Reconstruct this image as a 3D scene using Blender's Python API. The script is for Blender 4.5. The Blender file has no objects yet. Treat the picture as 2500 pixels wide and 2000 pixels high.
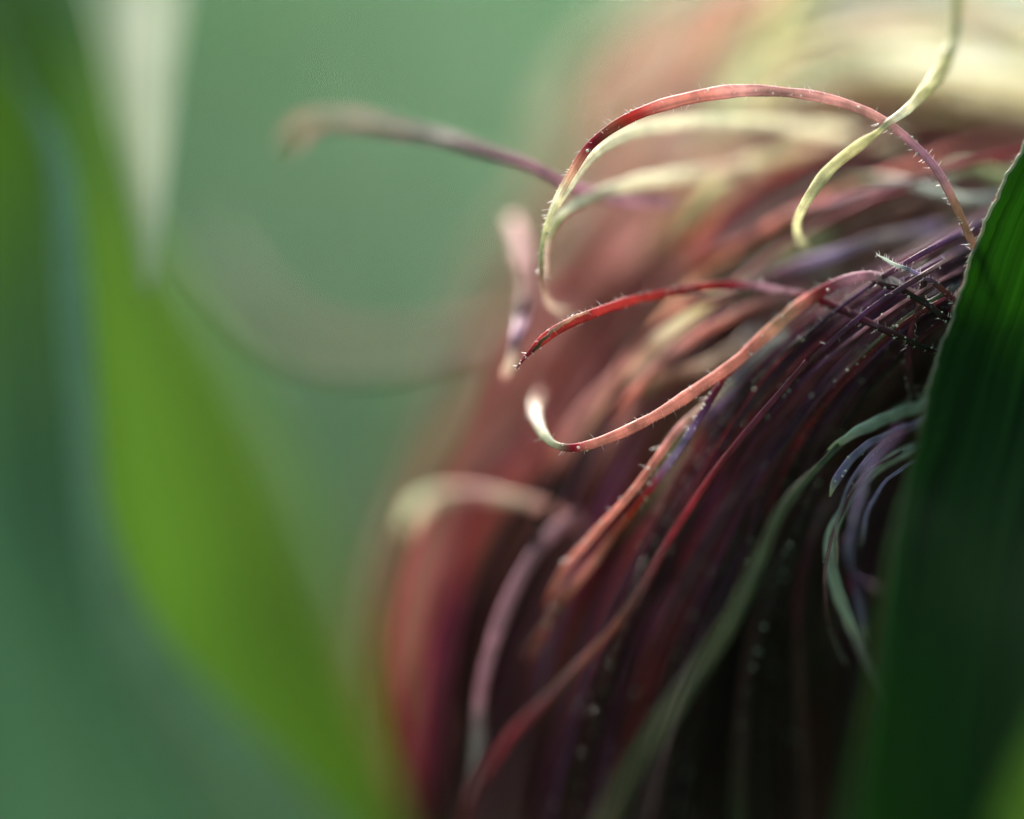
import bpy, math, random
import numpy as np
from mathutils import Vector

# ------------------------------------------------------------------ scene, camera, light
# 1 Blender unit = 1 centimetre of the real ear; the frame is 2.5 cm wide at the plane of focus
S = bpy.context.scene
D = 12.0
cam_d = bpy.data.cameras.new('camera')
cam = bpy.data.objects.new('camera', cam_d)
S.collection.objects.link(cam)
S.camera = cam
cam.location = (0, -D, 0)
cam.rotation_euler = (math.radians(90), 0, 0)
cam_d.sensor_width = 36
cam_d.lens = D * 36 / 2.5
cam_d.clip_start = 0.05
cam_d.clip_end = 5000
cam_d.dof.use_dof = True
cam_d.dof.focus_distance = D
cam_d.dof.aperture_fstop = 0.073

SUN_EL, SUN_AZ = 57.0, -30.0      # azimuth from +Y (behind the ear) towards -X is negative
W = bpy.data.worlds.new('World'); S.world = W; W.use_nodes = True
nt = W.node_tree; nt.nodes.clear()
sky = nt.nodes.new('ShaderNodeTexSky'); sky.sky_type = 'NISHITA'; sky.sun_disc = False
sky.sun_elevation = math.radians(SUN_EL); sky.sun_rotation = math.radians(SUN_AZ)
sky.air_density = 1.0; sky.dust_density = 3.0
bg = nt.nodes.new('ShaderNodeBackground'); bg.inputs['Strength'].default_value = 0.06
wo = nt.nodes.new('ShaderNodeOutputWorld')
nt.links.new(sky.outputs[0], bg.inputs[0]); nt.links.new(bg.outputs[0], wo.inputs[0])

sun_d = bpy.data.lights.new('sun', 'SUN'); sun_d.energy = 1.5; sun_d.angle = math.radians(14)
sun_d.color = (1.0, 0.95, 0.86)
sun = bpy.data.objects.new('sun', sun_d); S.collection.objects.link(sun)
el, az = math.radians(SUN_EL), math.radians(SUN_AZ)
sdir = Vector((math.sin(az) * math.cos(el), math.cos(az) * math.cos(el), math.sin(el)))
sun.rotation_euler = sdir.to_track_quat('Z', 'Y').to_euler()
sun.location = sdir * 50

S.view_settings.view_transform = 'Standard'
S.view_settings.look = 'None'
S.view_settings.exposure = 3.18
S.view_settings.gamma = 1.0
S.view_settings.use_curve_mapping = False
S.render.engine = 'CYCLES'
S.cycles.use_denoising = True
S.cycles.max_bounces = 8
S.cycles.transparent_max_bounces = 8
S.cycles.sample_clamp_indirect = 6.0

rnd = random.Random(7)
K = 2500 / 2156.0

def P(x, y, dz):
    """a point of the place: x, y measured on the photo (2156 wide), dz = centimetres behind the plane of focus"""
    s = (D + dz) / D
    return np.array([(x * K - 1250) * .001 * s, dz, (1000 - y * K) * .001 * s])

def lin(c):
    return [((v / 255.0 / 12.92) if v <= 10 else ((v / 255.0 + .055) / 1.055) ** 2.4) for v in c]

# ------------------------------------------------------------------ object helpers
def link(name, verts, faces, mat, parent=None, col=None, smooth=True, loc=None):
    me = bpy.data.meshes.new(name)
    verts = np.asarray(verts, dtype=np.float64)
    o = bpy.data.objects.new(name, me)
    if parent is not None:
        off = np.array(parent.location)
        o.parent = parent
    elif loc is not None:
        off = np.array(loc); o.location = loc
    else:
        off = np.zeros(3)
    v = verts - off
    if isinstance(faces, np.ndarray):
        faces = faces.tolist()
    me.from_pydata(v.tolist(), [], faces)
    if smooth:
        me.polygons.foreach_set('use_smooth', [True] * len(me.polygons))
    if col is not None:
        a = me.color_attributes.new('pigment', 'FLOAT_COLOR', 'POINT')
        c = np.ones((len(v), 4), dtype=np.float32); c[:, :3] = col
        a.data.foreach_set('color', c.ravel())
    me.materials.append(mat)
    me.update()
    S.collection.objects.link(o)
    return o

def empty(name, loc, label, cat, group=None):
    o = bpy.data.objects.new(name, None)
    o.empty_display_size = .1
    o.location = loc
    S.collection.objects.link(o)
    o['label'] = label; o['category'] = cat
    if group: o['group'] = group
    bpy.context.view_layer.update()
    return o

def tag(o, label=None, cat=None, group=None, kind=None):
    for k, v in (('label', label), ('category', cat), ('group', group), ('kind', kind)):
        if v: o[k] = v
    return o

# ------------------------------------------------------------------ materials
def new_mat(name):
    m = bpy.data.materials.new(name); m.use_nodes = True
    n = m.node_tree; n.nodes.clear()
    return m, n, n.nodes, n.links

def silk_material(name, transl=.5, rough=.42, spec=.5, streak=1.0, gain=1.0):
    m, n, N, L = new_mat(name)
    out = N.new('ShaderNodeOutputMaterial')
    at = N.new('ShaderNodeAttribute'); at.attribute_name = 'pigment'
    tc = N.new('ShaderNodeTexCoord')
    no = N.new('ShaderNodeTexNoise'); no.inputs['Scale'].default_value = 28; no.inputs['Detail'].default_value = 5
    L.new(tc.outputs['Object'], no.inputs['Vector'])
    mr = N.new('ShaderNodeMapRange'); mr.inputs[1].default_value = .3; mr.inputs[2].default_value = .7
    mr.inputs[3].default_value = (1 - .35 * streak) * gain; mr.inputs[4].default_value = (1 + .3 * streak) * gain
    L.new(no.outputs['Fac'], mr.inputs[0])
    mul = N.new('ShaderNodeVectorMath'); mul.operation = 'SCALE'
    L.new(at.outputs['Color'], mul.inputs[0]); L.new(mr.outputs[0], mul.inputs['Scale'])
    p = N.new('ShaderNodeBsdfPrincipled')
    p.inputs['Roughness'].default_value = rough
    p.inputs['Specular IOR Level'].default_value = spec
    L.new(mul.outputs[0], p.inputs['Base Color'])
    n2 = N.new('ShaderNodeTexNoise'); n2.inputs['Scale'].default_value = 160; n2.inputs['Detail'].default_value = 3
    L.new(tc.outputs['Object'], n2.inputs['Vector'])
    bp = N.new('ShaderNodeBump'); bp.inputs['Strength'].default_value = .35; bp.inputs['Distance'].default_value = .002
    L.new(n2.outputs['Fac'], bp.inputs['Height']); L.new(bp.outputs[0], p.inputs['Normal'])
    gm = N.new('ShaderNodeGamma'); gm.inputs[1].default_value = .55     # two skins: each lets through about the root of the whole
    L.new(mul.outputs[0], gm.inputs[0])
    t = N.new('ShaderNodeBsdfTranslucent'); L.new(gm.outputs[0], t.inputs['Color'])
    mx = N.new('ShaderNodeMixShader'); mx.inputs[0].default_value = transl
    L.new(p.outputs[0], mx.inputs[1]); L.new(t.outputs[0], mx.inputs[2]); L.new(mx.outputs[0], out.inputs[0])
    return m

def plain_material(name, c, rough=.4, transl=.3, spec=.5):
    m, n, N, L = new_mat(name)
    out = N.new('ShaderNodeOutputMaterial')
    tc = N.new('ShaderNodeTexCoord')
    no = N.new('ShaderNodeTexNoise'); no.inputs['Scale'].default_value = 9; no.inputs['Detail'].default_value = 3
    L.new(tc.outputs['Object'], no.inputs['Vector'])
    mr = N.new('ShaderNodeMapRange'); mr.inputs[3].default_value = .75; mr.inputs[4].default_value = 1.2
    L.new(no.outputs['Fac'], mr.inputs[0])
    rgb = N.new('ShaderNodeRGB'); rgb.outputs[0].default_value = (*c, 1)
    mul = N.new('ShaderNodeVectorMath'); mul.operation = 'SCALE'
    L.new(rgb.outputs[0], mul.inputs[0]); L.new(mr.outputs[0], mul.inputs['Scale'])
    p = N.new('ShaderNodeBsdfPrincipled'); p.inputs['Roughness'].default_value = rough
    p.inputs['Specular IOR Level'].default_value = spec
    L.new(mul.outputs[0], p.inputs['Base Color'])
    gm = N.new('ShaderNodeGamma'); gm.inputs[1].default_value = .55     # two skins: each lets through about the root of the whole
    L.new(mul.outputs[0], gm.inputs[0])
    t = N.new('ShaderNodeBsdfTranslucent'); L.new(gm.outputs[0], t.inputs['Color'])
    mx = N.new('ShaderNodeMixShader'); mx.inputs[0].default_value = transl
    L.new(p.outputs[0], mx.inputs[1]); L.new(t.outputs[0], mx.inputs[2]); L.new(mx.outputs[0], out.inputs[0])
    return m

def leaf_material(name, refl, trans, tip=None, transl=.45, veins=40.0, rough=.42, bump=.004, vein_amt=.3, spec=.5):
    """veins run along the leaf: the UV map's u goes across the blade"""
    m, n, N, L = new_mat(name)
    out = N.new('ShaderNodeOutputMaterial')
    uv = N.new('ShaderNodeUVMap'); uv.uv_map = 'blade'
    sx = N.new('ShaderNodeSeparateXYZ'); L.new(uv.outputs[0], sx.inputs[0])
    def streaks(scale, along, detail):
        mp = N.new('ShaderNodeMapping'); mp.inputs['Scale'].default_value = (scale, along, 1)
        L.new(uv.outputs[0], mp.inputs['Vector'])
        no = N.new('ShaderNodeTexNoise'); no.inputs['Scale'].default_value = 1; no.inputs['Detail'].default_value = detail
        L.new(mp.outputs[0], no.inputs['Vector'])
        return no
    a = streaks(veins, 1.2, 4); b = streaks(veins * 6, 4.0, 3)
    wv = N.new('ShaderNodeMath'); wv.operation = 'MULTIPLY'; wv.inputs[1].default_value = veins * 6.283
    L.new(sx.outputs[0], wv.inputs[0])
    sn = N.new('ShaderNodeMath'); sn.operation = 'SINE'; L.new(wv.outputs[0], sn.inputs[0])
    ad = N.new('ShaderNodeMath'); ad.operation = 'MULTIPLY_ADD'; ad.inputs[1].default_value = .03
    L.new(sn.outputs[0], ad.inputs[0]); L.new(a.outputs['Fac'], ad.inputs[2])
    ad2 = N.new('ShaderNodeMath'); ad2.operation = 'MULTIPLY_ADD'; ad2.inputs[1].default_value = .4
    L.new(b.outputs['Fac'], ad2.inputs[0]); L.new(ad.outputs[0], ad2.inputs[2])
    mr = N.new('ShaderNodeMapRange'); mr.inputs[1].default_value = .45; mr.inputs[2].default_value = .95
    mr.inputs[3].default_value = 1 - vein_amt; mr.inputs[4].default_value = 1 + vein_amt
    L.new(ad2.outputs[0], mr.inputs[0])
    def tint(c):
        rgb = N.new('ShaderNodeRGB'); rgb.outputs[0].default_value = (*c, 1)
        mul = N.new('ShaderNodeVectorMath'); mul.operation = 'SCALE'
        L.new(rgb.outputs[0], mul.inputs[0]); L.new(mr.outputs[0], mul.inputs['Scale'])
        return mul
    cr, ct = tint(refl), tint(trans)
    if tip:      # light put into the colour: sunlit yellow-green at the top, shaded blue-green below
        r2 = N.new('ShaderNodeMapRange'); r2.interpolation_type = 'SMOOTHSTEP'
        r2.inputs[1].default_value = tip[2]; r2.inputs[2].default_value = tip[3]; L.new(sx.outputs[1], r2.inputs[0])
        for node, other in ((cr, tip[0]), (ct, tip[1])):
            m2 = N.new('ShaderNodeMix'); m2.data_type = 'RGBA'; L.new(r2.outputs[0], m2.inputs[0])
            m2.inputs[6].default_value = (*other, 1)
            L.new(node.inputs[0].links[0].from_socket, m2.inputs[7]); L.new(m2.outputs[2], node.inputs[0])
    p = N.new('ShaderNodeBsdfPrincipled'); p.inputs['Roughness'].default_value = rough
    p.inputs['Specular IOR Level'].default_value = spec
    L.new(cr.outputs[0], p.inputs['Base Color'])
    bp = N.new('ShaderNodeBump'); bp.inputs['Strength'].default_value = .6; bp.inputs['Distance'].default_value = bump
    L.new(ad2.outputs[0], bp.inputs['Height']); L.new(bp.outputs[0], p.inputs['Normal'])
    gm = N.new('ShaderNodeGamma'); gm.inputs[1].default_value = .7
    L.new(ct.outputs[0], gm.inputs[0])
    t = N.new('ShaderNodeBsdfTranslucent'); L.new(gm.outputs[0], t.inputs['Color'])
    mx = N.new('ShaderNodeMixShader'); mx.inputs[0].default_value = transl
    L.new(p.outputs[0], mx.inputs[1]); L.new(t.outputs[0], mx.inputs[2]); L.new(mx.outputs[0], out.inputs[0])
    return m

M_SILK = silk_material('silk')
M_HAIR = plain_material('silk_hair', (.80, .76, .76), rough=.3, transl=.45, spec=.8)
M_BEAD = plain_material('silk_bead', (.80, .78, .72), rough=.12, transl=.4, spec=1.0)
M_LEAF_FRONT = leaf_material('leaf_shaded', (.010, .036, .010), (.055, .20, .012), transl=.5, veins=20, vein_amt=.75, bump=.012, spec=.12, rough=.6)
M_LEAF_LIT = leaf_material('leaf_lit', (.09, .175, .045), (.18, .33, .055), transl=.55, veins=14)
M_LEAF_BLUE = leaf_material('leaf_bluish', (.115, .20, .135), (.09, .19, .115), tip=((.13, .24, .04), (.26, .46, .04), .30, .62), transl=.45, veins=14, rough=.5)  # left half: its shade and sunlit top are put into these colours
M_RIB = plain_material('leaf_midrib', (.36, .54, .40), rough=.4, transl=.4)
M_PALE = leaf_material('leaf_pale', (.68, .70, .56), (.72, .76, .56), transl=.6, veins=10, vein_amt=.15)
M_CREAM = leaf_material('husk_cream', (.80, .79, .68), (.86, .86, .72), transl=.5, veins=8, vein_amt=.3, rough=.6, spec=.2)
M_HUSK = leaf_material('husk_pale', (.50, .58, .30), (.55, .64, .24), transl=.5, veins=9, vein_amt=.25)
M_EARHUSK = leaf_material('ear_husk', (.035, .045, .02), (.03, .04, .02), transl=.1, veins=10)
M_MARGIN = plain_material('leaf_margin', (.20, .24, .16), rough=.5, transl=.5)
M_FOL = leaf_material('far_foliage', (.085, .21, .085), (.07, .26, .06), transl=.4, veins=6)
M_GROUND = plain_material('soil', (.10, .085, .06), rough=.9, transl=0)

# ------------------------------------------------------------------ curves and sweeps
def spline(pts, n):
    """Catmull-Rom through rows of pts (any columns), n samples, roughly even"""
    p = np.asarray(pts, dtype=float)
    d = np.linalg.norm(np.diff(p[:, :3], axis=0), axis=1)
    t = np.concatenate([[0], np.cumsum(np.sqrt(np.maximum(d, 1e-9)))])
    # cubic hermite with finite-difference tangents
    m = np.zeros_like(p)
    for i in range(len(p)):
        a, b = max(i - 1, 0), min(i + 1, len(p) - 1)
        m[i] = (p[b] - p[a]) / (t[b] - t[a])
    seg = np.linspace(0, t[-1], n * 3)
    out = np.zeros((len(seg), p.shape[1]))
    idx = np.clip(np.searchsorted(t, seg, side='right') - 1, 0, len(p) - 2)
    h = (t[idx + 1] - t[idx])[:, None]; s = ((seg - t[idx])[:, None]) / h
    out = ((2 * s**3 - 3 * s**2 + 1) * p[idx] + (s**3 - 2 * s**2 + s) * h * m[idx]
           + (-2 * s**3 + 3 * s**2) * p[idx + 1] + (s**3 - s**2) * h * m[idx + 1])
    dd = np.concatenate([[0], np.cumsum(np.linalg.norm(np.diff(out[:, :3], axis=0), axis=1))])
    q = np.linspace(0, dd[-1], n)
    return np.stack([np.interp(q, dd, out[:, k]) for k in range(p.shape[1])], axis=1)

def frames(c):
    T = np.gradient(c, axis=0); T /= np.linalg.norm(T, axis=1)[:, None] + 1e-12
    V = np.array([0, 1.0, 0])
    B = np.cross(T, V)
    last = np.array([0, 0, 1.0])
    for i in range(len(B)):
        l = np.linalg.norm(B[i])
        b = B[i] / l if l > .15 else last - T[i] * np.dot(last, T[i])
        b /= np.linalg.norm(b)
        if np.dot(b, last) < 0 and i: b = -b
        B[i] = b; last = b
    return T, B, np.cross(T, B)

def sweep(c, w, th, theta, ring=10, groove=.35, taper=True):
    """flat grooved strand: c (n,3) centre line, w full widths, th thickness ratio, theta twist"""
    n = len(c)
    T, B, N_ = frames(c)
    ct, st = np.cos(theta)[:, None], np.sin(theta)[:, None]
    U = B * ct + N_ * st; Vv = -B * st + N_ * ct
    a = np.linspace(0, 2 * np.pi, ring, endpoint=False)
    g = 1 - groove * np.exp(-((np.cos(a)) / .35) ** 2)      # furrow along both flat faces
    vs = []
    ww = w.copy()
    if taper:
        ww = ww * np.minimum(1, np.linspace(0, 1, n)[::-1] * 11 + .2) ** .6
    for k in range(ring):
        vs.append(c + U * (np.cos(a[k]) * ww / 2)[:, None] + Vv * (np.sin(a[k]) * g[k] * ww / 2 * th)[:, None])
    v = np.stack(vs, axis=1).reshape(-1, 3)
    i = np.arange(n - 1)[:, None] * ring; k = np.arange(ring)[None, :]; k2 = (k + 1) % ring
    f = np.stack([i + k, i + k2, i + ring + k2, i + ring + k], axis=-1).reshape(-1, 4).tolist()
    f.append(list(range(ring))[::-1]); f.append([(n - 1) * ring + q for q in range(ring)])
    return v, f

def merge(parts):
    V, F, C, o = [], [], [], 0
    for v, f, c in parts:
        V.append(v); F.extend([[x + o for x in q] for q in f]); o += len(v)
        if c is not None: C.append(c)
    return np.concatenate(V), F, (np.concatenate(C) if C else None)

def hairs_for(c, w, theta, dens, length, seed, zmax=.5, start=0., end=1.):
    """short bristles that stand off both edges of a strand and lean towards its tip"""
    r = random.Random(seed)
    T, B, N_ = frames(c)
    L = np.concatenate([[0], np.cumsum(np.linalg.norm(np.diff(c, axis=0), axis=1))])
    n = int(L[-1] * dens * 3.2)
    parts = []
    for _ in range(n):
        s = r.uniform(start, end) ; s = s * L[-1]
        i = min(int(np.searchsorted(L, s)), len(c) - 1)
        if abs(c[i][1]) > zmax: continue
        ang = r.choice((0, math.pi)) + r.gauss(0, .75)
        rad = B[i] * math.cos(ang) + N_[i] * math.sin(ang)
        base = c[i] + rad * w[i] * .42 * max(.45, abs(math.cos(ang - theta[i])))
        lean = T[i] * r.uniform(.1, 1.0)
        ln = length * r.choice((.35, .5, .7, 1.0, 1.3))* r.uniform(.8, 1.2)
        d = rad + lean * .6; d /= np.linalg.norm(d)
        bend = T[i] * r.uniform(-.1, .8) + np.array([r.gauss(0, .25), r.gauss(0, .25), r.gauss(0, .25)])
        x = np.cross(d, [.3, .5, .8]); x /= np.linalg.norm(x); y = np.cross(d, x)
        r0 = .00085 * r.uniform(.8, 1.3)
        vs = []
        for q, rr in ((0, 1.0), (.4, .8), (.75, .55), (1, .2)):
            ctr = base + d * ln * q + bend * ln * .45 * q * q
            for a in (0, 2.094, 4.189):
                vs.append(ctr + (x * math.cos(a) + y * math.sin(a)) * r0 * rr)
        f = [[3 * j + k, 3 * j + (k + 1) % 3, 3 * j + 3 + (k + 1) % 3, 3 * j + 3 + k] for j in range(3) for k in range(3)]
        parts.append((np.array(vs), f, None))
    return parts

def beads_for(c, w, n, seed, zmax=.5):
    r = random.Random(seed); T, B, N_ = frames(c); parts = []
    for _ in range(int(n * 1.5)):
        i = r.randrange(2, len(c) - 2)
        if abs(c[i][1]) > zmax: continue
        ang = r.choice((0, math.pi)) + r.gauss(0, .8)
        rad = B[i] * math.cos(ang) + N_[i] * math.sin(ang)
        ctr = c[i] + rad * w[i] * .47
        R = .0030 * r.uniform(.6, 1.4)
        vs = [ctr + np.array([0, 0, R])]
        for la in (.7, 0, -.7):
            for k in range(6):
                a = k * math.pi / 3
                vs.append(ctr + R * np.array([math.cos(la) * math.cos(a), math.cos(la) * math.sin(a), math.sin(la)]))
        vs.append(ctr - np.array([0, 0, R]))
        f = [[0, 1 + k, 1 + (k + 1) % 6] for k in range(6)]
        for j in range(2):
            f += [[1 + 6 * j + k, 7 + 6 * j + k, 7 + 6 * j + (k + 1) % 6, 1 + 6 * j + (k + 1) % 6] for k in range(6)]
        f += [[19, 13 + (k + 1) % 6, 13 + k] for k in range(6)]
        parts.append((np.array(vs), f, None))
    return parts

# pigments of the silk
PIG = dict(cream=(234, 224, 194), straw=(206, 202, 158), yellow=(214, 206, 156), pale=(214, 190, 172), pink=(198, 146, 142),
           coral=(204, 134, 124), red=(170, 54, 54), rust=(124, 68, 56), crimson=(132, 40, 54), mauve=(158, 116, 132),
           purple=(98, 58, 100), plum=(96, 40, 62), dark=(46, 24, 30), brown=(140, 106, 90), olive=(134, 140, 104),
           lilac=(150, 132, 172), ice=(190, 196, 190), grey=(140, 134, 138), dusk=(96, 58, 62), peach=(208, 160, 138),
           green=(168, 182, 140), moss=(84, 90, 66))
PIG = {k: np.array(lin(v)) for k, v in PIG.items()}

EAR = empty('corn_ear', tuple(P(2300, 900, 1.2)), 'corn ear with tangled red, purple and cream silk spilling from behind the dark leaf', 'corn ear')
_ct = [0]
def strand(pts, label=None, hairs=0, hl=.016, beads=0, th=.42, n=None, twist=None, ring=16, parent=EAR, w_scale=1.0):
    """pts rows: x, y, dz, width(px of the 2156 photo), pigment[, twist]"""
    _ct[0] += 1; sd = _ct[0]; r = random.Random(sd)
    rows = []
    for p in pts:
        x, y, dz, w, col = p[:5]; tw = p[5] if len(p) > 5 else 0
        q = P(x, y, dz)
        rows.append([*q, w * K * .001 * w_scale, tw, *PIG[col]])
    n = n or max(40, len(pts) * 10)
    s = spline(rows, n)
    c, w, theta, col = s[:, :3], np.maximum(s[:, 3], .002), s[:, 4].copy(), np.clip(s[:, 5:8], .002, 1)
    u = np.linspace(0, 1, n)
    k_ = max(6, n // 7); kn = np.linspace(0, 1, k_)
    w = w * (1 + np.interp(u, kn, [r.gauss(0, .07) for _ in kn]))
    theta = theta + np.interp(u, kn, [r.gauss(0, .22) for _ in kn])
    if twist:
        theta = theta + twist * np.sin(u * 6.283 * r.uniform(.6, 1.3) + r.uniform(0, 6.28))
    wob = .0012
    c = c + np.stack([np.sin(u * r.uniform(20, 40) + r.uniform(0, 6)) * wob, np.zeros(n), np.sin(u * r.uniform(20, 40) + r.uniform(0, 6)) * wob], 1)
    v, f = sweep(c, w, th, theta, ring)
    # pigment: paler crest along one edge, deeper colour in the furrow
    a = np.linspace(0, 2 * np.pi, ring, endpoint=False)
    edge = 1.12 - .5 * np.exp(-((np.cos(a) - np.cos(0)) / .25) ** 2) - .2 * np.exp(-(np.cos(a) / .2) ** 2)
    rs = np.random.RandomState(sd)
    st = np.cumsum(rs.normal(0, .06, (n, ring)), axis=0); st -= np.linspace(0, 1, n)[:, None] * st[-1]
    st = np.clip(st, -.3, .3) + rs.normal(0, .1, (1, ring)) + rs.normal(0, .05, (n, ring))
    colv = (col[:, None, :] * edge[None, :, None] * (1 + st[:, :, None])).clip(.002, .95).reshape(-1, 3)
    o = link('silk_strand', v, f, M_SILK, parent, colv)
    if label: o['label'] = label
    if hairs:
        hp = hairs_for(c, w, theta, hairs, hl, sd, zmax=.3)
        if hp:
            V, F, _ = merge(hp); h = link('silk_hairs', V + np.array(0), F, M_HAIR, parent); h.parent = o
            h['kind'] = 'stuff'
            h.matrix_parent_inverse.identity()
            # o sits at its parent's origin, so local coordinates agree
    if beads:
        bp_ = beads_for(c, w, beads, sd + 99, zmax=.4)
        if bp_:
            V, F, _ = merge(bp_); h = link('silk_beads', V, F, M_BEAD, parent); h.parent = o; h['kind'] = 'stuff'
    return o

# ------------------------------------------------------------------ the setting far behind
def far_foliage():
    r = random.Random(3); V, F, UV = [], [], []
    for _ in range(9000):
        rho = r.uniform(45, 150); fi = r.uniform(0, 6.283)
        y = rho * math.cos(fi); x = rho * math.sin(fi); z = r.uniform(-46, 22)
        if y < 0: z = r.uniform(-46, 110)  # taller unseen leaves behind the camera, added to block skylight from the front
        L = r.uniform(8, 24); w = r.uniform(1.2, 3.2)
        az = r.uniform(0, 6.283); rise = r.uniform(.2, 1.3)
        b = len(V)
        nseg = 6
        for k in range(nseg + 1):
            t = k / nseg
            px = x + math.cos(az) * L * t * .8; py = y + math.sin(az) * L * t * .8
            pz = z + L * (rise * t - 1.15 * t * t)
            ww = w * (1 - t) ** .6 * (.5 + t) + .05
            sx, sy = -math.sin(az) * ww, math.cos(az) * ww
            V += [(px - sx, py - sy, pz + .2 * ww), (px, py, pz), (px + sx, py + sy, pz + .2 * ww)]
            UV += [(0, t * 3), (.5, t * 3), (1, t * 3)]
        for k in range(nseg):
            for j in range(2):
                a = b + 3 * k + j
                F.append([a, a + 1, a + 4, a + 3])
    o = link('foliage', V, F, M_FOL)
    uvl = o.data.uv_layers.new(name='blade')
    idx = [l.vertex_index for l in o.data.loops]
    uvl.data.foreach_set('uv', np.array(UV)[idx].ravel())
    tag(o, 'soft green mass of far corn leaves filling the background', 'foliage', kind='stuff')
    return o
far_foliage()
gv = [(-2500, -300, -48), (2500, -300, -48), (2500, 3500, -48), (-2500, 3500, -48)]
g = link('ground', gv, [[0, 1, 2, 3]], M_GROUND, smooth=False); g['kind'] = 'structure'

# ------------------------------------------------------------------ leaves
def blade(name, left, right, mat, fold=0.0, nu=60, nv=24, parent=None, wavy=.0, loc=None, thick=.012, seed=1, ragged=0.):
    """leaf blade between two edge curves (rows x, y, dz), a little thick, veins running along it"""
    A = spline([P(*p) for p in left], nu)
    rag = ragged * np.array([math.sin(i * .9) + math.sin(i * 2.3 + 1) + .6 * math.sin(i * .31) for i in range(nu)]); B = spline([P(*p) for p in right], nu)
    r = random.Random(seed); ph = r.uniform(0, 6)
    V = []; UV = []
    for i in range(nu):
        for j in range(nv):
            v = j / (nv - 1); u = i / (nu - 1)
            p = A[i] * (1 - v) + B[i] * v
            p = p + np.array([rag[i] * (1 - v) ** 14, 0, 0])
            p = p + np.array([0, 1, 0]) * (fold * math.sin(math.pi * v) + wavy * math.sin(u * 9 + v * 3 + ph) + wavy * .5 * math.sin(u * 23 + ph) * abs(v - .5))
            V.append(p); UV.append((v, u))
    F = [[i * nv + j, i * nv + j + 1, (i + 1) * nv + j + 1, (i + 1) * nv + j] for i in range(nu - 1) for j in range(nv - 1)]
    V = np.array(V)
    o = link(name, V, F, mat, parent, loc=loc)
    uvl = o.data.uv_layers.new(name='blade')
    idx = [l.vertex_index for l in o.data.loops]
    uvl.data.foreach_set('uv', np.array(UV)[idx].ravel())
    md = o.modifiers.new('thickness', 'SOLIDIFY'); md.thickness = thick; md.offset = 0
    return o, V.reshape(nu, nv, 3)

def tube(name, pts, w, mat, parent, th=.8, ring=10, n=80):
    s = spline([[*P(*p[:3]), (p[3] if len(p) > 3 else w)] for p in pts], n)
    v, f = sweep(s[:, :3], s[:, 3], th, np.zeros(n), ring, groove=0)
    return link(name, v, f, mat, parent)

# dark leaf in front, on the right
def right_leaf():
    root = empty('corn_leaf', tuple(P(2500, 1900, -.6)), 'dark green corn leaf with pale rough edge in front of the silk', 'leaf')
    left = [(2330, -80, .25), (2240, 130, .12), (2165, 300, .03), (2112, 395, 0), (2063, 505, -.01), (2033, 595, -.02), (2004, 680, -.03),
            (1990, 712, -.04), (1966, 790, -.07), (1934, 920, -.14), (1903, 1020, -.2), (1872, 1150, -.3), (1850, 1300, -.4), (1830, 1460, -.5), (1800, 1640, -.6), (1770, 1800, -.68), (1750, 1900, -.72)]
    right = [(2900, -80, -.1), (2860, 130, -.2), (2820, 300, -.25), (2790, 395, -.28), (2760, 505, -.3), (2740, 595, -.32), (2720, 680, -.34),
             (2710, 712, -.36), (2690, 790, -.4), (2670, 920, -.48), (2650, 1020, -.55), (2630, 1150, -.62), (2600, 1300, -.7), (2580, 1460, -.75), (2560, 1640, -.8), (2540, 1800, -.85), (2530, 1900, -.9)]
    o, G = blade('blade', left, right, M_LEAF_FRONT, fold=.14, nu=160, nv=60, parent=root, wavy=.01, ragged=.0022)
    # pale rough margin: a fine cord with tiny forward teeth
    e = G[:, 0]; q = np.linspace(0, 1, 500); c = np.stack([np.interp(q, np.linspace(0, 1, 160), e[:, k]) for k in range(3)], 1)
    r = random.Random(5)
    w = np.array([.011 + .004 * r.random() for _ in range(500)])
    c[:, 0] -= .004
    c = c[:260]; w = w[:260] * np.linspace(1, .5, 260)
    v, f = sweep(c, w, .8, np.zeros(260), 6, groove=0)
    parts = [(v, f, None)]
    parts += hairs_for(c, w, np.zeros(260), 60, .010, 8, zmax=.2)
    V, F, _ = merge(parts)
    link('margin', V, F, M_MARGIN, root)
    return root
right_leaf()

def left_leaf():
    root = empty('corn_leaf', tuple(P(700, 2000, 1.2)), 'broad blurred corn leaf, bright green right half, running down the left side', 'leaf')
    mid = [(-200, -600, 1.2), (-110, -250, .95), (-10, 60, .7), (110, 330, .55), (140, 580, .5), (160, 831, .5), (190, 1108, .55), (265, 1385, .7), (440, 1662, .9), (590, 1900, 1.1), (680, 2060, 1.2)]
    right = [(20, -600, 1.2), (120, -250, .95), (205, 60, .72), (262, 330, .72), (385, 580, 1.0), (530, 831, 1.35), (660, 1108, 1.6), (770, 1385, 1.65), (860, 1662, 1.7), (960, 1900, 1.8), (1030, 2060, 1.9)]
    left = [(-500, -600, .9), (-400, -250, .8), (-320, 60, .8), (-260, 330, .7), (-220, 580, .7), (-200, 831, .7), (-180, 1108, .8), (-150, 1385, .9), (-130, 1662, 1.), (-80, 1900, 1.2), (-50, 2060, 1.3)]
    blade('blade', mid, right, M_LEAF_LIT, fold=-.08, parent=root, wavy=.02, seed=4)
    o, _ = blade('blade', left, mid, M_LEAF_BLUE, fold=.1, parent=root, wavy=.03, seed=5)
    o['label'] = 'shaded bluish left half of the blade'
    tube('midrib', [(x + 10 + max(0, y - 1200) * .12, y, z - .03, .085 * min(1, max(.2, (y + 50) / 600)) + max(0, y - 1150) * .00033) for x, y, z in mid], .05, M_RIB, root, th=.25)
left_leaf()

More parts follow.
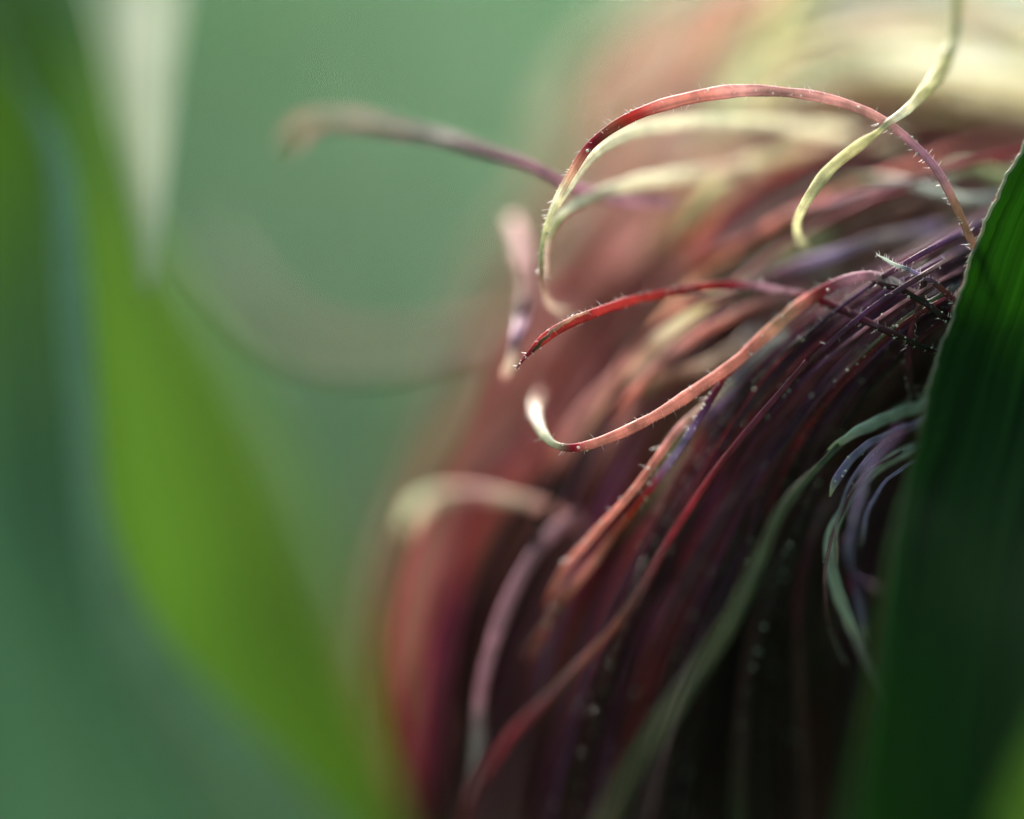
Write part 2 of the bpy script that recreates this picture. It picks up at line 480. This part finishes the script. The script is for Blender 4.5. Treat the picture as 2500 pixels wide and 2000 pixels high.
def pale_tip():
    root = empty('corn_leaf', tuple(P(290, -300, .9)), 'narrow cream-white leaf tip hanging down at the top left, strongly blurred', 'leaf')
    left = [(165, -420, 1.4), (190, -200, 1.15), (216, 0, .95), (232, 120, .82), (250, 240, .7), (270, 360, .58), (290, 480, .47), (306, 620, .38)]
    right = [(405, -420, 1.4), (388, -200, 1.15), (366, 0, .95), (352, 120, .82), (345, 240, .7), (337, 360, .58), (326, 480, .47), (311, 620, .38)]
    blade('blade', left, right, M_PALE, fold=.04, parent=root, nu=50, nv=12)
pale_tip()

def corner_leaf():
    root = empty('corn_leaf', tuple(P(2300, 2300, -1.6)), 'blurred bright green leaf edge in the bottom right corner, nearest the lens', 'leaf')
    left = [(2560, 1100, -1.5), (2360, 1400, -1.5), (2240, 1600, -1.5), (2170, 1760, -1.5), (2100, 2000, -1.5)]
    right = [(2700, 1100, -1.2), (2650, 1400, -1.2), (2600, 1600, -1.2), (2550, 1760, -1.2), (2500, 2000, -1.2)]
    blade('blade', left, right, M_LEAF_LIT, fold=.1, parent=root, nu=40, nv=12)
corner_leaf()

# the husk-wrapped body of the ear behind and below the silk
def ear_body():
    c = spline([P(2500, 500, 3.2), P(2250, 800, 3.3), P(2050, 1250, 3.4), P(1950, 1800, 3.6), P(1900, 2600, 3.8), P(1900, 4200, 4.0)], 60)
    w = np.interp(np.linspace(0, 1, 60), [0, .15, .4, 1], [.5, 1.3, 2.2, 3.2])
    v, f = sweep(c, w, .9, np.zeros(60), 40, groove=0, taper=False)
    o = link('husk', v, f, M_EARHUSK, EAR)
    uvl = o.data.uv_layers.new(name='blade')
    uv = np.array([((k % 40) / 40 * 3, k // 40 / 20) for k in range(len(v))])
    idx = [l.vertex_index for l in o.data.loops]
    uvl.data.foreach_set('uv', uv[idx].ravel())
ear_body()

# pale husk tips, parts of the ear, out of focus at the top right
def husk(left, right, mat, label, fold=.15, seed=2):
    o, _ = blade('husk_leaf', left, right, mat, fold=fold, parent=EAR, nu=50, nv=16, wavy=.02, seed=seed)
    o['label'] = label
husk([(1640, -260, 1.1), (1640, -60, .95), (1700, 70, .85), (1800, 130, .85), (1960, 190, .85), (2200, 250, .9), (2500, 330, 1.0)],
     [(1990, -460, 2.2), (1980, -230, 2.1), (2000, -120, 2.0), (2060, -60, 1.9), (2180, -30, 1.9), (2330, -20, 2.0), (2600, 0, 2.1)], M_CREAM,
     'pale cream husk tip at the top right')
husk([(1820, 215, 1.0), (1930, 245, .95), (2030, 275, .95), (2160, 300, .95), (2300, 340, 1.0), (2500, 440, 1.1)],
     [(1860, 100, 1.7), (1980, 120, 1.6), (2080, 140, 1.6), (2200, 160, 1.6), (2350, 180, 1.7), (2550, 220, 1.8)], M_HUSK,
     'yellow-green husk leaf under the cream tip', seed=6)

# ------------------------------------------------------------------ silk: the strands one can tell apart
strand([(2075, 585, .02, 16, 'brown'), (2052, 522, 0, 17, 'brown'), (2010, 430, 0, 20, 'brown'), (1975, 360, -.005, 20, 'mauve'), (1930, 310, -.01, 19, 'mauve'), (1860, 256, -.01, 19, 'pink'),
        (1790, 222, -.01, 21, 'pink'), (1720, 202, -.005, 23, 'pink'), (1640, 193, 0, 24, 'pink'), (1560, 192, 0, 26, 'pink'), (1480, 202, 0, 27, 'coral'), (1400, 219, 0, 26, 'coral'),
        (1340, 240, 0, 23, 'red'), (1285, 272, 0, 22, 'rust'), (1240, 312, 0, 19, 'crimson'), (1205, 362, .01, 18, 'peach'), (1172, 420, .02, 16, 'cream'), (1150, 480, .03, 12, 'straw'),
        (1140, 540, .04, 9, 'olive'), (1142, 600, .08, 9, 'brown'), (1160, 645, .16, 14, 'pale'), (1200, 660, .28, 16, 'pale')],
       'coral and mauve strand arching high over the others', hairs=44, hl=.014, beads=26, th=.4, n=260)
strand([(2120, 800, .1, 14, 'dark'), (1975, 745, .02, 16, 'dark'), (1890, 708, 0, 16, 'dark'), (1830, 680, .02, 17, 'plum'), (1770, 650, .05, 18, 'plum'), (1710, 628, .08, 18, 'crimson'), (1660, 615, .1, 18, 'mauve'),
        (1600, 603, .1, 18, 'mauve'), (1540, 600, .1, 19, 'crimson'), (1470, 606, .1, 20, 'red'), (1400, 618, .09, 20, 'red'), (1330, 634, .06, 21, 'red'), (1260, 655, .03, 21, 'red'), (1200, 681, 0, 22, 'red'),
        (1150, 711, 0, 21, 'red'), (1112, 744, 0, 15, 'crimson'), (1086, 776, .01, 6, 'plum')],
       'deep red strand ending in a pointed tip', hairs=40, hl=.013, beads=26, th=.45, n=240)
strand([(1120, 742, .0, 8, 'brown'), (1160, 700, -.012, 8, 'brown'), (1200, 673, -.012, 7, 'peach'), (1240, 655, 0, 5, 'peach')], hairs=60, hl=.008, th=.6)
strand([(2120, 720, .1, 16, 'dark'), (1985, 655, .04, 17, 'dark'), (1930, 625, .03, 17, 'dusk'), (1880, 594, .03, 19, 'grey'), (1830, 582, .03, 22, 'mauve'), (1780, 590, .04, 24, 'mauve'), (1735, 610, .06, 24, 'crimson'), (1690, 640, .07, 26, 'coral'), (1640, 682, .06, 27, 'peach'),
        (1590, 724, .05, 26, 'coral'), (1540, 768, .04, 25, 'coral'), (1480, 812, .03, 25, 'coral'), (1420, 852, .02, 25, 'coral'), (1360, 886, .01, 24, 'coral'), (1300, 916, 0, 23, 'coral'), (1245, 936, 0, 22, 'coral'), (1200, 943, 0, 18, 'crimson'),
        (1165, 934, .02, 16, 'cream'), (1143, 912, .05, 24, 'cream'), (1130, 882, .1, 27, 'pale'), (1127, 850, .18, 28, 'pale'), (1140, 822, .3, 28, 'pink')],
       'coral strand that curls up into a pale hook', hairs=40, hl=.013, beads=26, th=.4, n=260)
strand([(2010, -60, .22, 26, 'straw'), (2014, 30, .2, 26, 'straw'), (2003, 95, .16, 27, 'straw'), (1980, 150, .12, 29, 'yellow'), (1945, 195, .06, 27, 'yellow'), (1905, 233, .02, 22, 'cream'), (1868, 262, -.02, 15, 'cream'), (1848, 280, -.02, 14, 'yellow'),
        (1815, 300, -.03, 22, 'yellow'), (1775, 332, -.02, 24, 'yellow'), (1735, 372, -.02, 24, 'straw'), (1702, 415, -.01, 23, 'straw'), (1683, 455, .04, 20, 'straw'), (1680, 492, .1, 18, 'straw'), (1700, 530, .2, 14, 'olive')],
       'pale yellow strand bent at a kink across the arch', hairs=70, hl=.005, th=.35, n=200)
strand([(1948, 590, .01, 14, 'dark'), (1936, 640, .0, 15, 'dusk'), (1920, 695, .01, 14, 'plum'), (1912, 760, .03, 14, 'plum'), (1922, 830, .08, 14, 'dark'), (1960, 900, .15, 14, 'dark')], hairs=30, beads=6)
strand([(2090, 700, .1, 14, 'dark'), (1995, 672, .0, 15, 'dark'), (1950, 640, -.01, 15, 'dark'), (1900, 612, 0, 14, 'dark'), (1850, 596, .03, 13, 'plum')], hairs=30, beads=8)
strand([(2080, 690, .06, 12, 'dark'), (2020, 640, .02, 12, 'plum'), (1975, 602, .01, 12, 'dusk'), (1925, 573, 0, 9, 'lilac'), (1885, 557, 0, 8, 'ice'), (1846, 538, -.005, 5, 'ice')], 'thin pale bristly strand tip', hairs=110, hl=.012, n=60)

# bright cream strands inside the arch
strand([(1900, 300, .55, 26, 'cream'), (1700, 270, .38, 26, 'cream'), (1600, 262, .3, 26, 'cream'), (1500, 258, .24, 28, 'cream'), (1400, 262, .18, 30, 'cream'), (1330, 280, .12, 28, 'cream'), (1275, 308, .06, 24, 'cream'), (1230, 350, .03, 20, 'cream'), (1192, 405, .02, 16, 'cream'), (1165, 455, .04, 12, 'straw')],
       'broad cream strand lying under the arch', hairs=14, hl=.01, n=120)
strand([(1620, 350, .45, 26, 'pale'), (1520, 362, .34, 28, 'pale'), (1420, 372, .28, 30, 'cream'), (1330, 388, .22, 30, 'cream'), (1255, 412, .16, 28, 'cream'), (1200, 440, .1, 24, 'cream'), (1170, 475, .07, 18, 'straw'), (1152, 520, .06, 12, 'pale'), (1150, 590, .1, 10, 'pale')],
       'short cream strand curving down inside the arch', hairs=10, n=100)
strand([(1760, 300, .5, 26, 'pale'), (1640, 330, .42, 28, 'straw'), (1560, 352, .38, 30, 'cream'), (1505, 395, .36, 28, 'straw'), (1460, 450, .36, 24, 'olive'), (1425, 520, .4, 20, 'brown')], n=90)
strand([(2300, 400, .5, 20, 'grey'), (2060, 420, .22, 20, 'ice'), (1980, 405, .2, 20, 'ice'), (1900, 384, .22, 20, 'ice'), (1820, 378, .28, 20, 'olive'), (1720, 400, .35, 18, 'olive')], n=80)
strand([(2300, 330, .5, 28, 'grey'), (2120, 372, .3, 26, 'green'), (2040, 350, .3, 26, 'green'), (1960, 380, .35, 22, 'ice')], n=80)
strand([(2300, 300, .3, 14, 'crimson'), (2156, 320, .22, 14, 'crimson'), (2040, 345, .2, 14, 'crimson'), (1940, 376, .2, 14, 'plum'), (1840, 404, .2, 15, 'mauve'), (1740, 430, .22, 17, 'mauve'), (1660, 456, .25, 19, 'coral'), (1580, 500, .28, 22, 'coral'), (1500, 545, .32, 24, 'rust'), (1440, 590, .4, 22, 'rust')],
       'coral strand running blurred beneath the kinked yellow one', n=120)
strand([(1900, 260, .5, 18, 'plum'), (1760, 310, .45, 22, 'crimson'), (1660, 355, .4, 24, 'red'), (1570, 410, .4, 26, 'crimson'), (1490, 480, .42, 26, 'red'), (1430, 560, .48, 24, 'rust')], n=90)
strand([(2230, 240, .1, 9, 'red'), (2140, 345, .06, 10, 'red'), (2092, 440, .04, 10, 'red'), (2056, 520, .03, 9, 'coral'), (2028, 600, .03, 9, 'red'), (1990, 680, .05, 10, 'plum')], hairs=30, hl=.012)

# blurred loops on the left
strand([(1420, 430, .25, 24, 'mauve'), (1300, 420, .2, 26, 'mauve'), (1190, 385, .14, 28, 'mauve'), (1120, 350, .16, 26, 'mauve'), (1050, 325, .2, 27, 'mauve'), (950, 295, .28, 28, 'mauve'), (850, 272, .36, 28, 'mauve'), (760, 256, .44, 28, 'pink'), (690, 252, .5, 28, 'pink'), (640, 264, .56, 27, 'pink'), (606, 308, .68, 22, 'pink')],
       'mauve strand reaching far out to the left', n=140, th=.18)
strand([(1200, 700, .95, 32, 'pink'), (1080, 690, 1.0, 32, 'pink'), (950, 712, 1.08, 32, 'pink'), (850, 732, 1.15, 32, 'pink'), (750, 735, 1.22, 32, 'pink'), (650, 715, 1.3, 31, 'pink'), (560, 660, 1.38, 29, 'pink'), (490, 585, 1.46, 26, 'pale'), (430, 490, 1.55, 22, 'pale')],
       'faint blurred strand drooping in a wide bow on the left', n=140, th=.14)
strand([(1080, 460, .42, 36, 'pink'), (1095, 520, .34, 44, 'pink'), (1108, 570, .28, 46, 'pink'), (1110, 620, .24, 42, 'pink'), (1100, 670, .2, 36, 'mauve'), (1085, 720, .12, 28, 'mauve'), (1074, 765, .13, 26, 'pale'), (1060, 800, .2, 20, 'pink')],
       'short broad strand, cream above and mauve below', n=80)
strand([(1240, 1120, .35, 22, 'pink'), (1150, 1070, .34, 26, 'pink'), (1070, 1048, .36, 28, 'pale'), (990, 1040, .42, 30, 'pink'), (920, 1045, .5, 36, 'cream'), (870, 1075, .55, 34, 'cream'), (850, 1130, .6, 24, 'brown')], n=80)
strand([(1230, 1080, .3, 24, 'plum'), (1165, 1120, .26, 26, 'mauve'), (1105, 1200, .22, 28, 'mauve'), (1060, 1290, .2, 29, 'mauve'), (1030, 1380, .2, 29, 'mauve'), (1012, 1470, .22, 28, 'mauve'), (1003, 1570, .26, 26, 'grey'), (985, 1680, .32, 22, 'dusk'), (960, 1790, .4, 22, 'dusk')],
       'smooth mauve strand hanging down at the lower left', n=110)
for k, (dx, dz_, w_, c1, c2) in enumerate([(0, .5, 30, 'rust', 'plum'), (-30, .62, 28, 'crimson', 'plum'), (30, .45, 24, 'dusk', 'dark'), (-60, .75, 26, 'dusk', 'crimson'), (-80, .9, 26, 'pink', 'brown')]):
    strand([(1200 + dx, 900, dz_, w_, c1), (1080 + dx, 1030, dz_, w_, c1), (1000 + dx, 1160, dz_, w_, c1), (955 + dx, 1300, dz_, w_, c2), (925 + dx, 1450, dz_ + .05, w_, c2), (915 + dx, 1600, dz_ + .1, w_, c2), (930 + dx, 1800, dz_ + .2, w_, 'dark')], n=80)

# coral lines through the dark middle
strand([(1640, 700, .2, 16, 'mauve'), (1560, 790, .14, 18, 'grey'), (1490, 850, .1, 17, 'pale'), (1430, 905, .07, 17, 'pink'), (1380, 970, .06, 17, 'coral'), (1320, 1050, .06, 17, 'coral'), (1260, 1115, .1, 18, 'coral'), (1200, 1185, .15, 18, 'coral'), (1150, 1280, .25, 18, 'rust')], hairs=14, beads=14, n=110)
strand([(1700, 640, .12, 16, 'crimson'), (1600, 725, .08, 15, 'plum'), (1530, 790, .05, 15, 'crimson'), (1480, 870, .04, 15, 'purple'), (1420, 960, .06, 16, 'lilac'), (1370, 1030, .08, 16, 'crimson'), (1300, 1120, .12, 17, 'rust'), (1235, 1200, .16, 18, 'coral'), (1170, 1290, .2, 18, 'rust'), (1110, 1390, .28, 18, 'rust')], hairs=16, beads=22, n=110)
strand([(1700, 760, .0, 12, 'plum'), (1580, 900, -.02, 14, 'plum'), (1500, 1000, -.05, 14, 'crimson'), (1420, 1120, -.08, 15, 'crimson'), (1350, 1240, -.11, 15, 'dusk'), (1270, 1350, -.15, 16, 'rust'), (1170, 1450, -.2, 16, 'dusk'), (1070, 1560, -.25, 16, 'crimson'), (980, 1690, -.32, 16, 'dusk')], 'rusty red strand slanting to the lower left', n=110)
strand([(2060, 800, .3, 30, 'olive'), (1930, 850, .2, 22, 'olive'), (1850, 890, .12, 18, 'olive'), (1790, 920, .06, 16, 'moss'), (1720, 985, -.04, 16, 'moss'), (1650, 1070, -.14, 18, 'moss'), (1590, 1200, -.22, 20, 'moss'), (1520, 1340, -.28, 22, 'moss'), (1430, 1470, -.33, 24, 'moss'), (1350, 1590, -.38, 25, 'moss'), (1270, 1740, -.42, 26, 'moss'), (1220, 1840, -.45, 26, 'moss')],
       'long olive green strand crossing the dark middle', n=140, th=.3)
strand([(2040, 830, .15, 28, 'ice'), (1920, 862, .08, 26, 'ice'), (1850, 888, .05, 26, 'ice'), (1795, 915, .03, 22, 'ice'), (1742, 948, .03, 8, 'straw')], 'pale green strand end catching light beside the leaf', n=60)
strand([(2020, 860, .12, 18, 'lilac'), (1900, 905, .05, 18, 'lilac'), (1830, 935, .02, 18, 'lilac'), (1785, 975, .0, 18, 'lilac'), (1762, 1010, -.01, 18, 'lilac'), (1748, 1045, -.02, 10, 'straw')], n=60, beads=6)
for pts in [[(1960, 880, .08, 8, 'lilac'), (1870, 925, .02, 9, 'mauve'), (1800, 1000, -.03, 9, 'lilac'), (1765, 1090, -.05, 8, 'grey'), (1760, 1190, -.06, 5, 'pale')],
            [(1960, 960, .06, 8, 'grey'), (1880, 1000, .0, 8, 'lilac'), (1830, 1070, -.06, 8, 'lilac'), (1812, 1150, -.1, 6, 'grey')],
            [(1900, 950, .04, 7, 'plum'), (1820, 1000, -.02, 8, 'mauve'), (1772, 1080, -.02, 8, 'plum'), (1740, 1180, .02, 8, 'mauve'), (1742, 1300, .08, 8, 'dusk'), (1780, 1400, .14, 7, 'grey')]]:
    strand(pts, n=60, hairs=14, hl=.006)
strand([(1960, 930, .1, 16, 'grey'), (1870, 970, .05, 22, 'ice'), (1800, 1040, .05, 18, 'grey'), (1755, 1110, .06, 21, 'ice'), (1748, 1180, .08, 25, 'ice'), (1765, 1250, .1, 24, 'ice'), (1795, 1320, .14, 24, 'ice'), (1825, 1385, .2, 20, 'grey'), (1870, 1450, .26, 20, 'grey'), (1920, 1500, .32, 20, 'lilac'), (1990, 1550, .4, 18, 'grey')],
       'pale blue-grey ribbon strand hanging beside the dark leaf', n=140, th=.3)
strand([(1900, 900, -.22, 12, 'purple'), (1838, 970, -.18, 14, 'lilac'), (1812, 1040, -.16, 14, 'lilac'), (1796, 1110, -.15, 13, 'lilac'), (1786, 1160, -.15, 18, 'lilac'), (1798, 1215, -.15, 13, 'purple'), (1808, 1270, -.15, 15, 'lilac'), (1818, 1320, -.16, 13, 'grey'), (1822, 1352, -.16, 6, 'straw')],
       'short purple strand lying along the leaf', hairs=26, hl=.006, beads=4, n=80)
strand([(1790, 1180, -.14, 9, 'dark'), (1776, 1130, -.14, 16, 'plum'), (1780, 1190, -.14, 13, 'dark'), (1795, 1250, -.13, 9, 'crimson')], n=50)
strand([(1795, 1200, -.14, 7, 'purple'), (1820, 1225, -.2, 9, 'purple'), (1850, 1240, -.26, 9, 'brown')], n=40)
strand([(1660, 1150, .3, 18, 'grey'), (1600, 1270, .25, 22, 'dusk'), (1575, 1400, .24, 24, 'dusk'), (1560, 1560, .24, 24, 'dusk'), (1553, 1780, .26, 24, 'moss')], n=70)
strand([(1800, 1000, .3, 16, 'plum'), (1730, 1080, .22, 18, 'mauve'), (1700, 1160, .2, 18, 'plum'), (1680, 1260, .22, 18, 'plum'), (1680, 1400, .26, 20, 'dusk'), (1690, 1600, .3, 20, 'dusk'), (1700, 1800, .3, 20, 'dusk')], n=70)

# half-blurred strands fanning out between the two loops
for pts in [
    [(1760, 560, .35, 18, 'grey'), (1640, 580, .28, 22, 'moss'), (1500, 632, .24, 30, 'straw'), (1420, 690, .24, 34, 'cream'), (1360, 750, .28, 32, 'pale'), (1310, 820, .34, 26, 'brown')],
    [(1700, 600, .3, 18, 'mauve'), (1600, 640, .22, 20, 'pink'), (1500, 690, .18, 20, 'coral'), (1410, 750, .18, 20, 'pink'), (1340, 820, .2, 20, 'coral'), (1280, 900, .26, 20, 'rust')],
    [(1560, 610, .2, 14, 'dusk'), (1440, 650, .2, 16, 'crimson'), (1350, 720, .24, 18, 'dusk'), (1290, 800, .28, 24, 'pink'), (1220, 880, .32, 26, 'pink'), (1160, 1000, .38, 26, 'rust')],
    [(1760, 500, .4, 20, 'green'), (1640, 540, .34, 24, 'olive'), (1560, 590, .3, 24, 'grey')],
    [(1980, 480, .3, 20, 'lilac'), (1860, 500, .24, 24, 'grey'), (1740, 540, .22, 24, 'lilac'), (1620, 580, .24, 22, 'mauve'), (1520, 640, .28, 20, 'mauve'), (1440, 730, .32, 20, 'dusk')],
    [(1600, 690, .3, 18, 'grey'), (1500, 760, .24, 20, 'pale'), (1420, 790, .24, 24, 'brown'), (1340, 830, .3, 26, 'olive')],
    [(1660, 700, .15, 14, 'ice'), (1590, 760, .13, 20, 'grey'), (1530, 830, .14, 22, 'lilac'), (1480, 900, .18, 20, 'dusk')],
    [(1500, 860, .4, 24, 'moss'), (1420, 960, .36, 28, 'olive'), (1370, 1080, .4, 28, 'moss'), (1330, 1200, .45, 26, 'moss')],
    [(1480, 350, .7, 40, 'peach'), (1400, 440, .65, 44, 'peach'), (1330, 520, .65, 44, 'pink'), (1260, 600, .7, 40, 'rust')],
    [(1420, 300, .9, 44, 'pale'), (1330, 360, .85, 44, 'peach'), (1260, 430, .85, 44, 'pink'), (1200, 540, .9, 40, 'brown')]]:
    strand(pts, n=70)

# pale strands glowing at the top right
for (pts, lab) in [
    ([(1730, -120, .9, 80, 'straw'), (1690, -10, .8, 84, 'yellow'), (1650, 70, .75, 84, 'yellow'), (1610, 150, .8, 70, 'straw'), (1560, 260, .9, 50, 'straw')], 'thick pale yellow strand blurred at the top'),
    ([(2300, 200, .9, 40, 'green'), (2050, 190, .8, 44, 'green'), (1850, 175, .75, 44, 'straw'), (1700, 200, .75, 40, 'yellow'), (1580, 250, .8, 36, 'peach')], None),
    ([(1750, -120, 1.0, 40, 'peach'), (1620, -30, .9, 50, 'peach'), (1556, 40, .85, 50, 'peach'), (1500, 120, .85, 46, 'peach'), (1440, 220, .85, 40, 'pink')], 'pink strand blurred at the top'),
    ([(1800, -120, 1.1, 34, 'pale'), (1520, -30, 1.1, 32, 'pink'), (1350, 50, 1.1, 30, 'pale'), (1250, 130, 1.1, 30, 'brown'), (1205, 240, 1.1, 28, 'pale'), (1230, 340, 1.1, 24, 'brown')], None),
    ([(2500, 20, .8, 40, 'pale'), (2250, 10, .7, 40, 'cream'), (2110, 50, .7, 44, 'pale'), (2010, -60, .7, 40, 'cream')], None),
    ([(2300, 120, .7, 26, 'green'), (2156, 130, .6, 26, 'green'), (2070, 90, .6, 30, 'ice'), (1990, 110, .65, 26, 'cream')], None)]:
    strand(pts, lab, n=80)
print('key strands', _ct[0])

# ------------------------------------------------------------------ silk: families between guide curves
G0 = [(2330, 240), (2050, 285), (1850, 330), (1680, 390), (1520, 480), (1380, 610), (1260, 780), (1160, 980), (1070, 1200), (990, 1450), (940, 1780)]
G1 = [(2330, 380), (2130, 430), (1960, 510), (1800, 600), (1660, 700), (1540, 820), (1440, 960), (1340, 1130), (1250, 1330), (1180, 1550), (1120, 1800)]
G2 = [(2330, 640), (2100, 650), (1990, 690), (1900, 770), (1810, 900), (1750, 1040), (1710, 1180), (1680, 1330), (1660, 1480), (1650, 1620), (1650, 1800)]
G3 = [(2330, 700), (2160, 750), (2060, 840), (2000, 960), (1960, 1100), (1930, 1250), (1910, 1400), (1890, 1530), (1880, 1650), (1870, 1740), (1870, 1850)]
GB = [(2330, 560), (2110, 600), (1985, 650), (1890, 730), (1790, 840), (1700, 960), (1620, 1090), (1540, 1240), (1470, 1400), (1420, 1580), (1380, 1800)]
GM = [(2330, 240), (2050, 235), (1780, 225), (1540, 240), (1340, 330), (1180, 470), (1050, 640), (980, 870), (880, 1120), (830, 1400), (880, 1780)]
GT = [(1900, -200), (1740, -150), (1600, -80), (1450, -20), (1330, 60), (1240, 170), (1200, 300), (1210, 430), (1180, 560), (1110, 700), (1060, 900)]
HT = [(2400, 60), (2200, 40), (2000, 20), (1850, 20), (1700, 60), (1600, 130), (1540, 200), (1500, 280), (1460, 360), (1420, 450), (1380, 560)]
HU = [(2400, 260), (2200, 240), (2000, 225), (1850, 215), (1720, 225), (1630, 260), (1570, 310), (1520, 370), (1480, 440), (1430, 520), (1380, 620)]
GU = [(1760, -160), (1680, -60), (1600, 20), (1530, 100), (1470, 190), (1420, 280), (1380, 370), (1330, 470), (1270, 580), (1200, 700), (1150, 900)]

def fam(Ga, Gb, t, z0, z1, amp, r, t_end=1.0, spread=0):
    a, b = np.array(Ga, float), np.array(Gb, float)
    m = len(a); k1, k2, k3, k4 = [r.uniform(0, 6.28) for _ in range(4)]
    rows = []
    for i in range(m):
        u = i / (m - 1)
        tt = max(.06, t + spread * (u - .3))
        p = a[i] * (1 - tt) + b[i] * tt
        e = amp * (.3 + u)
        rows.append((p[0] + e * math.sin(k1 + u * 5), p[1] + e * math.sin(k2 + u * 6), z0 + (z1 - z0) * u + .08 * math.sin(k3 + u * 5) * min(1, 3 * u) + .5 * max(0, .2 - u) / .2))
    keep = max(5, int(round(m * t_end)))
    return rows[:keep]

def fam_strand(Ga, Gb, zr, pig, wr, amp, r, zdrop=.2, hairs=0, beads=0, t=None, minw=1):
    t = r.random() if t is None else t
    z = r.uniform(*zr)
    te = r.choice([1, 1, 1, .9, .75, .6])
    rows = fam(Ga, Gb, t, z, z + zdrop * r.uniform(.4, 1.2), amp, r, te, r.uniform(-.25, .25))
    w = r.uniform(*wr)
    cs = [r.choice(pig) for _ in range(3)]
    pts = []
    for i, (x, y, dz) in enumerate(rows):
        pts.append((x, y, dz, w, cs[min(2, i * 3 // len(rows))]))
    if pig is PURP or 'dark' in pig and 'moss' in pig and r.random() < .45:      # lower ends darkened: shade inside the dense silk put into their pigment
        pts = [(p[0], p[1], p[2], p[3], 'dark' if k > len(pts) * .55 else p[4]) for k, p in enumerate(pts)]
    return pts

PURP = ['moss', 'dark', 'mauve', 'purple', 'plum', 'plum', 'purple', 'crimson', 'mauve', 'dusk', 'dark']
REDS = ['grey', 'moss', 'brown', 'dusk', 'plum', 'dark', 'coral', 'rust', 'crimson', 'pink', 'brown', 'peach', 'dusk', 'mauve', 'olive', 'purple']
BACK = ['brown', 'rust', 'pink', 'crimson', 'dusk', 'rust', 'coral', 'brown', 'crimson']
r = random.Random(21)
n_left = 100 - _ct[0]
for k in range(n_left):
    q = k % 5
    if q in (0, 1, 2):
        strand(fam_strand(G1, G2, (.0, .2), PURP, (7, 13), 14, r, t=(k / n_left), zdrop=.35), hairs=12, hl=.009, beads=14, n=90, twist=.6)
    elif q == 3:
        strand(fam_strand(G0, G1, (.15, .6), REDS, (14, 22), 20, r), n=80, twist=.6)
    else:
        strand(fam_strand(GM, G0, (.5, 1.2), BACK, (20, 30), 34, r), n=80, twist=.6)

def bulk(name, specs, seed, ring=6, n=44):
    r = random.Random(seed); parts = []; grains = []
    for (Ga, Gb, cnt, zr, pig, wr, amp) in specs:
        for _ in range(cnt):
            pts = fam_strand(Ga, Gb, zr, pig, wr, amp, r, zdrop=.5)
            s = spline([[*P(p[0], p[1], p[2]), p[3] * K * .001, *PIG[p[4]]] for p in pts], n)
            u = np.linspace(0, 1, n)
            th = r.uniform(.2, .9) * np.sin(u * 9 + r.uniform(0, 6))
            v, f = sweep(s[:, :3], s[:, 3], .45, th, ring, groove=0)
            parts.append((v, f, np.repeat(np.clip(s[:, 4:7], .002, 1), ring, axis=0)))
            if zr[1] < .45: grains.extend(beads_for(s[:, :3], s[:, 3], 4, r.randrange(9999), zmax=.5))
    V, F, C = merge(parts)
    o = link(name, V, F, M_SILK, EAR, C)
    o['kind'] = 'stuff'
    V, F, _ = merge(grains)
    g = link('pollen', V, F, M_BEAD, EAR); g.parent = o; g['kind'] = 'stuff'
    return o
bulk('silk_mass', [
    (G1, G2, 210, (.08, .4), PURP, (6, 12), 18),
    (G1, GB, 84, (.0, .12), ['purple', 'plum', 'purple', 'mauve', 'crimson', 'dusk'], (5, 9), 14),
    (G1, G2, 420, (.35, 1.7), PURP + ['dark', 'dark', 'plum'], (12, 20), 26),
    (G2, G3, 130, (.4, 1.6), PURP + ['moss', 'dark', 'dusk', 'rust'], (12, 20), 20),
    (G0, G1, 260, (.5, 1.7), REDS + PURP, (14, 22), 34),
    (GM, G0, 85, (.9, 2.1), BACK, (18, 28), 50),
    (HT, HU, 15, (.5, 1.0), ['cream', 'cream', 'straw', 'pale', 'green', 'peach', 'yellow', 'pale'], (14, 26), 22),
    (GT, GU, 20, (1.3, 1.9), ['pale', 'peach', 'pink', 'straw', 'pale', 'coral', 'olive'], (18, 26), 20),
], 5)
